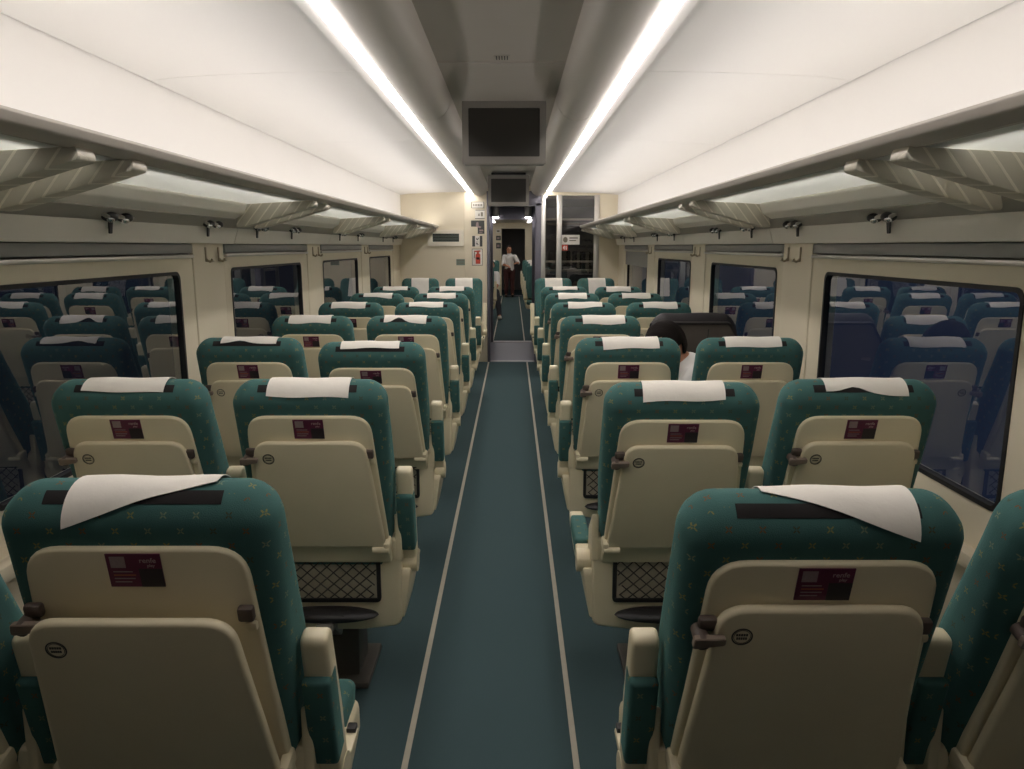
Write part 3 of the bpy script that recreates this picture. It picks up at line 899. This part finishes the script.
def d8(q, p):
    p([(.16,.55),(.36,.16),(.46,.16),(.46,.86),(.34,.86),(.34,.64),(.16,.64)],1); p([(.60,.26),(.76,.16),(.80,.86),(.66,.86)],1)
sign('red_pictogram', 'red square pictogram on the glass partition under the white notice', (560.6,566.5,244.8,250.5), [M['red'], M['signw']], d8, .003, .010)
# wall vent
v = empty('wall_vent', (xpx(446), YE, zpx(238))); tag(v, 'rectangular vent with pale frame on the end wall at left', 'vent')
w, h = xpx(463.7)-xpx(446), (zpx(230)-zpx(246))/2
bm = bmesh.new(); ring_plate(bm, rrect(-w,w,-h,h,.01,3), rrect(-w*.74,w*.74,-h*.48,h*.52,.004,3), -.022, 0); obj('vent_frame', bm, M['ventf'], v)
bm = bmesh.new(); box(bm, -w*.75,w*.75,-.006,-.001,-h*.5,h*.55,0,1,0)
for k in range(5): box(bm, -w*.74,w*.74,-.012,-.005,-h*.44+k*h*.19,-h*.40+k*h*.19,0,1,1)
obj('louvre', bm, [M['black'], M['signg']], v)

# ------------------------------------------------------------------ vestibule and the next carriage
Y2, Y3, Y4 = 11.45, 22.4, 25.5
bm = bmesh.new(); box(bm, X0-1.46, X0+1.46, YE, Y2+.05, -.06, 0, 0, 1); struct('floor_vestibule', bm, M['lino'], False)
bm = bmesh.new(); box(bm, X0-1.46, X0+1.46, YE+.05, Y2, 2.02, 2.1); struct('ceiling_vestibule', bm, M['vest'], False)
bm = bmesh.new()
box(bm, X0-1.46, X0-1.40, YE+.05, Y2, 0, 2.1); box(bm, X0+1.40, X0+1.46, YE+.05, Y2, 0, 2.1)
box(bm, DX0-.10, DX0-.05, YE+.05, Y2, 0, 2.1); struct('wall_vestibule', bm, M['vest'], False)
bm = bmesh.new()
box(bm, X0-1.46, -.30, Y2, Y2+.08, 0, 2.1); box(bm, .29, X0+1.46, Y2, Y2+.08, 0, 2.1); box(bm, -.30, .29, Y2, Y2+.08, 1.84, 2.1)
o = struct('door_2', bm, M['frame'], False)
bm = bmesh.new(); box(bm, -.30, .29, Y2-.05, Y2+.12, 0, .006, .002, 1); obj('threshold', bm, M['sill'], o)
# luggage stand behind the glass partition
ls = empty('luggage_stand', (.80, 10.25, 0)); tag(ls, 'grey luggage shelving behind the glass partition', 'shelf')
bm = bmesh.new()
for x in (-.38, .38):
    for y in (-.3, .3): box(bm, x-.02, x+.02, y-.02, y+.02, 0, 2.0, .004, 1)
obj('upright', bm, M['metal'], ls)
for z in (.55, 1.12, 1.72):
    bm = bmesh.new(); box(bm, -.38, .38, -.32, .32, z, z+.03, .005, 1); obj('shelf', bm, M['metal'], ls)
for n_, (x, z, w, h, lab) in enumerate(((.62,1.15,.15,.24,'dark suitcase on the middle luggage shelf, left'), (.98,1.15,.16,.20,'dark suitcase on the middle luggage shelf, right'), (.80,.58,.20,.30,'dark suitcase on the lower luggage shelf'))):
    sc_ = empty('suitcase', (x, 10.2, z)); tag(sc_, lab, 'suitcase', 'suitcases behind the glass')
    bm = bmesh.new(); box(bm, -w, w, -.16, .2, .0, h, .03, 3)
    for q in range(4): box(bm, -w+.03+q*(2*w-.06)/4, -w+.05+q*(2*w-.06)/4, -.165, -.15, .03, h-.03, .003, 1)
    obj('shell', bm, M['lug'], sc_)
    bm = bmesh.new(); ring_plate(bm, rrect(-.06,.06,h-.005,h+.03,.01,3), rrect(-.048,.048,h-.004,h+.02,.006,3), .0, .02); obj('handle', bm, M['black'], sc_)
for i, x in enumerate((-.255, .225)):
    d = empty('downlight', (x, Y2-.09, 1.86)); tag(d, 'small bright downlight in the %s corner over the inner doorway' % ('left', 'right')[i], 'light', 'downlights in the vestibule')
    bm = bmesh.new(); cyl(bm, (0,0,0), (0,0,.012), .042, 18); obj('lens', bm, M['down'], d)
    bm = bmesh.new(); cyl(bm, (0,0,.010), (0,0,.16), .052, 18); obj('housing', bm, M['alu'], d)

for (x, y, z, lab) in ((0, 10.35, 2.02, 'added unseen fill lamp in the vestibule behind the first doorway'), (.05, 23.6, 2.12, 'added unseen fill lamp beyond the far doorway of the next carriage')):  # unseen lamps added to brighten the vestibule and the far doorway
    d = empty('fill_lamp', (x, y, z)); tag(d, lab, 'light', 'added vestibule fill lamps')
    bm = bmesh.new(); cyl(bm, (0,0,-.018), (0,0,-.006), .09, 24, r2=.10); obj('lens', bm, M['lampfar'], d)
    bm = bmesh.new(); cyl(bm, (0,0,-.008), (0,0,0), .115, 24); obj('lamp_ring', bm, M['alu'], d)
bm = bmesh.new(); box(bm, X0-1.46, X0+1.46, Y2+.05, Y4, -.06, 0); struct('floor_next', bm, M['carpet'], False)
for i, x in enumerate((-.306, .181)):
    bm = bmesh.new(); box(bm, x-.009, x+.009, Y2+.14, Y3-.02, .0, .0035); struct('trim_%d' % (i+9), bm, M['strip'])
bm = bmesh.new(); box(bm, X0-1.46, X0+1.46, Y2+.08, Y4, 2.12, 2.2); struct('ceiling_next', bm, M['ridge'], False)
for i, s in enumerate((-1, 1)):
    bm = bmesh.new(); a, b = sorted((X0+s*1.36, X0+s*1.46)); box(bm, a, b, Y2+.08, Y4, 0, 2.15)
    struct('wall_next_%s' % side_names[i], bm, M['wallc'], False)
    lt = empty('ceiling_light', (X0+s*.50, Y2+.6, 2.11)); tag(lt, 'ceiling light strip on the %s in the carriage beyond the doorway' % side_names[i], 'light', 'ceiling light strips')
    bm = bmesh.new(); prism_y(bm, [(-.04,-.004),(.04,-.004),(.045,.01),(-.045,.01)], 0, Y3-Y2-1.0); obj('diffuser', bm, M['lampfar'], lt)
bm = bmesh.new()
box(bm, X0-1.40, -.33, Y3, Y3+.05, 0, 2.12); box(bm, .36, X0+1.40, Y3, Y3+.05, 0, 2.12); box(bm, -.33, .36, Y3, Y3+.05, 1.95, 2.12)
struct('wall_next_end', bm, M['wallc'], False)
bm = bmesh.new(); box(bm, X0-1.4, X0+1.4, Y4, Y4+.05, 0, 2.12); struct('wall_far', bm, M['vest'], False)
bm = bmesh.new(); box(bm, -.27, .27, Y3-.25, Y3+.10, .0, .008, .002, 1); struct('door_3', bm, M['lino'])
for n_, (z, h, m_, lab) in enumerate(((1.88,.10,'signw','white notice on the panel at the far end of the next carriage'), (1.68,.13,'signd','dark pictogram sign at the far end of the next carriage'), (1.46,.16,'signd','lower dark pictogram sign at the far end of the next carriage'))):
    bm = bmesh.new(); box(bm, -.07, .07, -.006, 0, -h/2, h/2, .001, 1, 0); box(bm, -.045, .03, -.008, -.005, -h*.25, h*.2, 0, 1, 1)
    o = obj('pictogram_sign', bm, [M[m_], M['inkl'] if m_ == 'signw' else M['greyp']], None, False); o.location = (-.42, Y3, z); tag(o, lab, 'sign', 'signs in the next carriage')
for i, (x, s, nm) in enumerate(((XL, -1, 'left'), (XR, 1, 'right'))):
    for k in range(4):
        place_seat(x, 14.2+1.9*k + (.25 if i else 0), s, 'teal seat facing the camera in the next carriage, %s of the aisle, %s' % (nm, ('first', 'second', 'third', 'fourth')[k]),
                   True, (-.10, .10, .05, .05, .26, 51, .002, 0), group='seats in the next carriage', rot=PI)

# ------------------------------------------------------------------ people
def eval_mesh(o):
    dg = bpy.context.evaluated_depsgraph_get(); dg.update()
    return bpy.data.meshes.new_from_object(o.evaluated_get(dg))

def skin_mesh(verts, edges, radii, lat):
    """closed tapered limbs with rounded ends along every edge; the voxel remesh fuses them into one surface"""
    bm = bmesh.new(); lat = Vector(lat).normalized(); N = 20
    R2 = [r_ if isinstance(r_, tuple) else (r_, r_) for r_ in radii]
    for a, b in edges:
        A, B = Vector(verts[a]), Vector(verts[b]); d = B-A
        if d.length < 1e-5: continue
        d.normalize()
        u = lat - d*lat.dot(d)
        if u.length < .15: u = Vector((0,0,1)) - d*d.z
        u.normalize(); v = d.cross(u)
        (ax, ay), (bx_, by) = R2[a], R2[b]; ma, mb = min(ax, ay), min(bx_, by)
        st = [(A-d*ma*math.sin(t), ax*math.cos(t), ay*math.cos(t)) for t in (1.5, 1.1, .7, .35)]
        st += [(A.lerp(B, q/4), ax+(bx_-ax)*q/4, ay+(by-ay)*q/4) for q in range(5)]
        st += [(B+d*mb*math.sin(t), bx_*math.cos(t), by*math.cos(t)) for t in (.35, .7, 1.1, 1.5)]
        rings = [[bm.verts.new(c+u*(rx*math.cos(2*PI*k/N))+v*(ry*math.sin(2*PI*k/N))) for k in range(N)] for c, rx, ry in st]
        for P, Q in zip(rings, rings[1:]):
            for k in range(N): bm.faces.new((P[k], P[(k+1) % N], Q[(k+1) % N], Q[k]))
        bm.faces.new(rings[0][::-1]); bm.faces.new(rings[-1])
    bmesh.ops.recalc_face_normals(bm, faces=bm.faces[:])
    me = bpy.data.meshes.new('tmp'); bm.to_mesh(me); bm.free()
    return me

def remesh(me, voxel, smooth=4):
    o = bpy.data.objects.new('tmp', me); COL.objects.link(o)
    md = o.modifiers.new('r', 'REMESH'); md.mode = 'VOXEL'; md.voxel_size = voxel; md.use_smooth_shade = True
    if smooth:
        sm = o.modifiers.new('sm', 'SMOOTH'); sm.factor = .5; sm.iterations = smooth
    r_ = eval_mesh(o); bpy.data.objects.remove(o); return r_

def head_bm(k=1.0):
    """head in its own frame: facing +x, up +z, origin at the middle of the skull"""
    bm = bmesh.new()
    def skull(p):
        x, y, z = p
        if z < 0:
            f = min(1, -z/.11); y *= 1-.28*f; x = x*(1-.12*f) + .018*f
        if x > .05: y *= 1-.10*(x-.05)/.05
        return Vector((x, y, z))
    ellipsoid(bm, (0,0,0), .098, .076, .118, 28, 20, shape=skull)
    ellipsoid(bm, (.050,0,-.085), .046, .046, .035, 16, 10)                     # jaw and chin
    ellipsoid(bm, (.097,0,-.018), .016, .011, .030, 12, 8)                      # nose bridge
    ellipsoid(bm, (.106,0,-.036), .016, .016, .012, 12, 8)                      # nose tip
    ellipsoid(bm, (.080,0,-.064), .014, .024, .006, 12, 8)                      # upper lip
    ellipsoid(bm, (.078,0,-.074), .014, .021, .007, 12, 8)                      # lower lip
    ellipsoid(bm, (.084,0,.022), .014, .050, .010, 14, 8)                       # brow
    for s in (-1, 1):
        ellipsoid(bm, (-.005, s*.078, -.012), .020, .008, .032, 12, 10)         # ears
        ellipsoid(bm, (.050, s*.040, -.036), .032, .024, .030, 12, 8)           # cheeks
    if k != 1: bmesh.ops.scale(bm, vec=(k,k,k), verts=bm.verts[:])
    return bm
def hair_bm(k=1.0, length=.0, fringe=True):
    bm = bmesh.new()
    t = bmesh.new(); bmesh.ops.create_uvsphere(t, u_segments=72, v_segments=54, radius=1)
    kill = []
    for v in t.verts:
        p = v.co
        line = .58 if p.x > .45 else (.58-(.45-p.x)*1.48 if p.x > -.25 else -.46)   # hairline: high at the front, low at the nape
        if abs(p.y) > .80 and -.35 < p.x < .35: line = max(line, -.02)
        if p.z < line - length: kill.append(v)
        wob = 1+.012*math.sin(p.x*9+p.y*7)+.008*math.sin(p.z*13+p.y*11)
        v.co = Vector((p.x*.107*wob-.004, p.y*.085*wob, p.z*.126*wob+.002))
    bmesh.ops.delete(t, geom=kill, context='VERTS')
    bmesh.ops.solidify(t, geom=t.faces[:], thickness=.012)
    merge(bm, t)
    if k != 1: bmesh.ops.scale(bm, vec=(k,k,k), verts=bm.verts[:])
    return bm

def frame_from(fwd, up):
    f = Vector(fwd).normalized(); s = Vector(up).cross(f).normalized(); u = f.cross(s)
    return Matrix((f, s, u)).transposed().to_4x4()

def make_person(name, J, head_c, head_fwd, head_up, label, top, legs_m, shoe_m, k=.93, hair_len=0.0):
    """J: joint positions in world space"""
    root = empty(name, (J['pelvis'][0], J['pelvis'][1], 0)); tag(root, label, 'person')
    off = Vector(root.location)
    V, E, Rr, idx = [], [], [], {}
    def add(n, p, r_, par=None):
        V.append(Vector(p)-off); Rr.append(tuple(q*k for q in r_) if isinstance(r_, tuple) else r_*k); idx[n] = len(V)-1
        if par is not None: E.append((idx[par], idx[n]))
    HM = Matrix.Translation(Vector(head_c)-off) @ frame_from(head_fwd, head_up)
    pel, ch, nk = Vector(J['pelvis']), Vector(J['chest']), Vector(J['neck'])
    add('pelvis', pel, (.135,.105)); add('waist', pel.lerp(ch, .5), (.125,.095), 'pelvis'); add('chest', ch, (.135,.10), 'waist')
    add('collar', ch.lerp(nk, .62), (.088,.075), 'chest'); add('neck', nk, .055, 'collar'); hb = (HM @ Vector((-.015,0,-.08)))+off; add('skullbase', hb, .052, 'neck')
    for s in 'lr':
        add('sh'+s, J['sh'+s], .055, 'chest'); add('el'+s, J['el'+s], .040, 'sh'+s); add('wr'+s, J['wr'+s], .027, 'el'+s)
        wr, el = Vector(J['wr'+s]), Vector(J['el'+s]); d = (wr-el).normalized()
        pn = Vector(J.get('palm'+s, (0,0,-1))).normalized()                    # direction the palm faces
        sd = d.cross(pn).normalized() * (1 if s == 'l' else -1)                # towards the thumb
        add('pa'+s, wr+d*.05*k, (.034,.018), 'wr'+s)
        for q in range(4):
            o_ = (q-1.5)*.019*k; L = (.072,.084,.079,.062)[3-q]*k
            b0 = wr+d*.085*k+sd*o_; b1 = b0+d*L*.5+pn*L*.12; b2 = b1+d*L*.38+pn*L*.32
            add('f%s%da' % (s, q), b0, .0095, 'pa'+s); add('f%s%db' % (s, q), b1, .0085, 'f%s%da' % (s, q)); add('f%s%dc' % (s, q), b2, .007, 'f%s%db' % (s, q))
        t0 = wr+d*.035*k+sd*.036*k; t1 = t0+(d*.6+sd*.6+pn*.3).normalized()*.034*k; t2 = t1+(d*.9+pn*.3).normalized()*.028*k
        add('t%sa' % s, t0, .012, 'pa'+s); add('t%sb' % s, t1, .0095, 't%sa' % s); add('t%sc' % s, t2, .008, 't%sb' % s)
        hip = Vector(J['hip'+s]); kn = Vector(J['kn'+s]); an = Vector(J['an'+s]); to = Vector(J['to'+s])
        add('hip'+s, hip, .085, 'pelvis'); add('th'+s, hip.lerp(kn, .5), .072, 'hip'+s); add('kn'+s, kn, .054, 'th'+s)
        add('ca'+s, kn.lerp(an, .35), .052, 'kn'+s); add('an'+s, an, .034, 'ca'+s); add('to'+s, to, .026, 'an'+s)
    LAT = Vector(J['shl'])-Vector(J['shr'])
    me = skin_mesh(V, E, Rr, LAT)
    t = bmesh.new(); t.from_mesh(me); bpy.data.meshes.remove(me)
    h = head_bm(k); bmesh.ops.transform(h, matrix=HM, verts=h.verts[:]); merge(t, h)
    m2 = bpy.data.meshes.new('tmp'); t.to_mesh(m2); t.free()
    body = remesh(m2, .005, 4); body.materials.clear(); body.materials.append(M['skin'])
    bo = bpy.data.objects.new('body', body); COL.objects.link(bo); bo.parent = root
    body.polygons.foreach_set('use_smooth', [True]*len(body.polygons))
    h = hair_bm(k, hair_len); bmesh.ops.transform(h, matrix=HM, verts=h.verts[:]); obj('hair', h, M['hair'], root, angle=180)
    for s in (-1, 1):
        e = bmesh.new(); ellipsoid(e, (.0835*k, s*.032*k, .002*k), .006*k, .011*k, .0055*k, 12, 8)
        ellipsoid(e, (.0880*k, s*.032*k, .002*k), .0025*k, .0045*k, .0045*k, 10, 6, mi=1)
        bmesh.ops.transform(e, matrix=HM, verts=e.verts[:]); obj('eye', e, [M['eye'], M['hair']], root)
    def garment(nm, names, mat, grow):
        vs = [i for i in range(len(V)) if [n for n in idx if idx[n] == i][0] in names]
        mp = {v: j for j, v in enumerate(vs)}
        ed = [(mp[a], mp[b]) for a, b in E if a in mp and b in mp]
        rr = [tuple(q+grow for q in Rr[v]) if isinstance(Rr[v], tuple) else Rr[v]+grow for v in vs]
        pts = [V[v] for v in vs]
        mm = skin_mesh(pts, ed, rr, LAT); mm = remesh(mm, .009, 3)
        mm.materials.clear(); mm.materials.append(mat)
        mm.polygons.foreach_set('use_smooth', [True]*len(mm.polygons))
        o_ = bpy.data.objects.new(nm, mm); COL.objects.link(o_); o_.parent = root
    garment('shirt', ['pelvis','waist','chest','collar','shl','shr','ell','elr'], M[top], .014)
    garment('trousers', ['pelvis']+[a+s for a in ('hip','th','kn','ca','an') for s in 'lr'], M[legs_m], .014)
    for s in 'lr':
        b = bmesh.new(); an, to = Vector(J['an'+s])-off, Vector(J['to'+s])-off
        d = (to-an); d.z = 0; d.normalize(); Q = frame_from(d, (0,0,1)); Q.translation = (an.x, an.y, 0)
        def sole(p): 
            return Vector((p.x, p.y*(1-.25*abs(p.x)/.13), max(p.z, -.028) if p.x > -.02 else max(p.z*1.25, -.028)))
        ellipsoid(b, (.055,0,.032+an.z-.075), .135*k, .048*k, .048*k, 20, 12, shape=sole, M=Q)
        obj('shoe', b, M[shoe_m], root)
    return root

# the man in the third row: turned towards the aisle, head bowed
make_person('person', dict(
    pelvis=(.955,3.46,.535), chest=(.890,3.445,.80), neck=(.770,3.435,.935),
    shl=(.83,3.33,.86), shr=(.86,3.585,.87), ell=(.69,3.36,.66), elr=(.76,3.62,.66), wrl=(.55,3.47,.60), wrr=(.62,3.60,.60),
    palml=(0,.3,-1), palmr=(0,-.3,-1),
    hipl=(.90,3.40,.53), hipr=(.93,3.54,.53), knl=(.68,3.66,.54), knr=(.86,3.76,.54), anl=(.66,3.72,.085), anr=(.86,3.80,.085),
    tol=(.56,3.79,.035), tor=(.78,3.88,.035)),
    (.700,3.415,1.000), (-.80,-.38,-.40), (-.34,-.16,.92),
    'dark-haired man in a white shirt seated beyond the third right row, head bowed', 'shirt', 'trousers', 'shoed', k=.95)
# a passenger sitting in the next carriage with one leg out in the aisle
make_person('person', dict(
    pelvis=(-.50,15.72,.54), chest=(-.47,15.80,.82), neck=(-.46,15.76,.94),
    shl=(-.335,15.76,.87), shr=(-.60,15.78,.87), ell=(-.315,15.62,.66), elr=(-.62,15.62,.66), wrl=(-.36,15.42,.60), wrr=(-.55,15.40,.60),
    hipl=(-.43,15.68,.53), hipr=(-.57,15.68,.53), knl=(-.33,15.30,.53), knr=(-.56,15.28,.53), anl=(-.265,15.02,.085), anr=(-.55,15.12,.085),
    tol=(-.25,14.88,.035), tor=(-.55,14.98,.035)),
    (-.455,15.72,1.06), (.2,-1,-.25), (0,-.2,1),
    'passenger in a pale top seated in the next carriage, dark leg stretched into the aisle', 'shirt', 'trousers', 'shoe', k=.93)
# the person standing at the far doorway
make_person('person', dict(
    pelvis=(-.10,21.7,.78), chest=(-.09,21.7,1.08), neck=(-.10,21.7,1.23),
    shl=(.06,21.62,1.15), shr=(-.24,21.74,1.15), ell=(.16,21.52,.98), elr=(-.27,21.62,.93), wrl=(.10,21.34,.98), wrr=(-.16,21.44,.90),
    hipl=(-.02,21.7,.74), hipr=(-.18,21.7,.74), knl=(-.015,21.68,.41), knr=(-.185,21.68,.41), anl=(-.01,21.72,.085), anr=(-.19,21.72,.085),
    tol=(-.0,21.58,.035), tor=(-.20,21.58,.035)),
    (-.11,21.68,1.36), (.5,-.8,-.1), (0,0,1),
    'person in a white top and maroon trousers standing far down the next carriage', 'shirt', 'maroon', 'shoed', k=.93)

# dark cloth bag hung over the fourth right window seat
g = empty('garment_bag', (XRW, ROW[3], 0)); tag(g, 'dark grey garment bag with black edging hung over a seat behind the man', 'bag')
def drape_bm(hw, rear, front, off, roundc):
    bm = bmesh.new(); nx, ns = 20, 40; G = []
    for i in range(nx+1):
        u = i/nx*2-1; col = []
        for j in range(ns+1):
            s = -rear+(rear+front)*j/ns
            y, z = crest_path(s, off+.002*math.sin(u*5+s*13))
            edge = max(0, (abs(u)-.72)/.28)
            z -= .055*edge**2
            if abs(s) < .09: pass
            y = (y-.055)*(1-.15*edge**2)+.055
            col.append(bm.verts.new((u*hw*(1+.10*max(0, -s-.05)), y, z)))
        G.append(col)
    for i in range(nx):
        for j in range(ns): bm.faces.new((G[i][j], G[i+1][j], G[i+1][j+1], G[i][j+1]))
    bmesh.ops.recalc_face_normals(bm, faces=bm.faces[:])
    bmesh.ops.solidify(bm, geom=bm.faces[:], thickness=-.008)
    bmesh.ops.transform(bm, matrix=RM, verts=bm.verts[:])
    return bm
obj('bag_body', drape_bm(.218, .45, .30, .008, 0), M['coatb'], g)
bm = bmesh.new(); P = round_poly([(-.27,.62),(.27,.62),(.243,.97),(.168,1.086),(-.168,1.086),(-.243,.97)], [.02,.02,.06,.03,.03,.06], 6)
plate(bm, P, -.040, -.020, .004, 2, 0, RM); obj('rear_panel', bm, M['coat'], g)
bm = bmesh.new(); ring_plate(bm, P, [(a*.955, .62+(b-.62)*.978) for a, b in P], -.047, -.024, 0, RM); obj('edging', bm, M['coatb'], g)
bm = bmesh.new(); cyl(bm, (.06,-.041,.64), (.06,-.041,1.05), .0022, 6, M=RM); obj('zip', bm, M['coatb'], g)

# ------------------------------------------------------------------ night outside
w = bpy.data.worlds.new('night'); sc.world = w; w.use_nodes = True
nt = w.node_tree; nt.nodes.clear()
out = nt.nodes.new('ShaderNodeOutputWorld'); bg = nt.nodes.new('ShaderNodeBackground')
tc = nt.nodes.new('ShaderNodeTexCoord'); sp = nt.nodes.new('ShaderNodeSeparateXYZ'); nt.links.new(tc.outputs['Generated'], sp.inputs[0])
mr = nt.nodes.new('ShaderNodeMapRange'); mr.inputs[1].default_value = -.2; mr.inputs[2].default_value = .5
nt.links.new(sp.outputs[0], mr.inputs[0])
cr = nt.nodes.new('ShaderNodeValToRGB'); cr.color_ramp.elements[0].color = (.006,.007,.010,1); cr.color_ramp.elements[1].color = (.014,.019,.036,1)
nt.links.new(mr.outputs[0], cr.inputs[0]); nt.links.new(cr.outputs[0], bg.inputs[0]); bg.inputs[1].default_value = .8
nt.links.new(bg.outputs[0], out.inputs[0])

# ------------------------------------------------------------------ camera and view
cam = bpy.data.cameras.new('camera'); co = bpy.data.objects.new('camera', cam); COL.objects.link(co)
cam.sensor_width = 36; cam.lens = 750/1024*36; cam.clip_start = .02
co.location = (0, 0, 1.45); co.rotation_euler = (R(90-10.46), 0, R(.06))
sc.camera = co
sc.view_settings.view_transform = 'Standard'; sc.view_settings.look = 'None'
sc.view_settings.exposure = 0.5; sc.view_settings.gamma = 1; sc.view_settings.use_curve_mapping = False
sc.cycles.max_bounces = 10; sc.cycles.transparent_max_bounces = 12
sc.cycles.diffuse_bounces = 6; sc.cycles.use_denoising = True
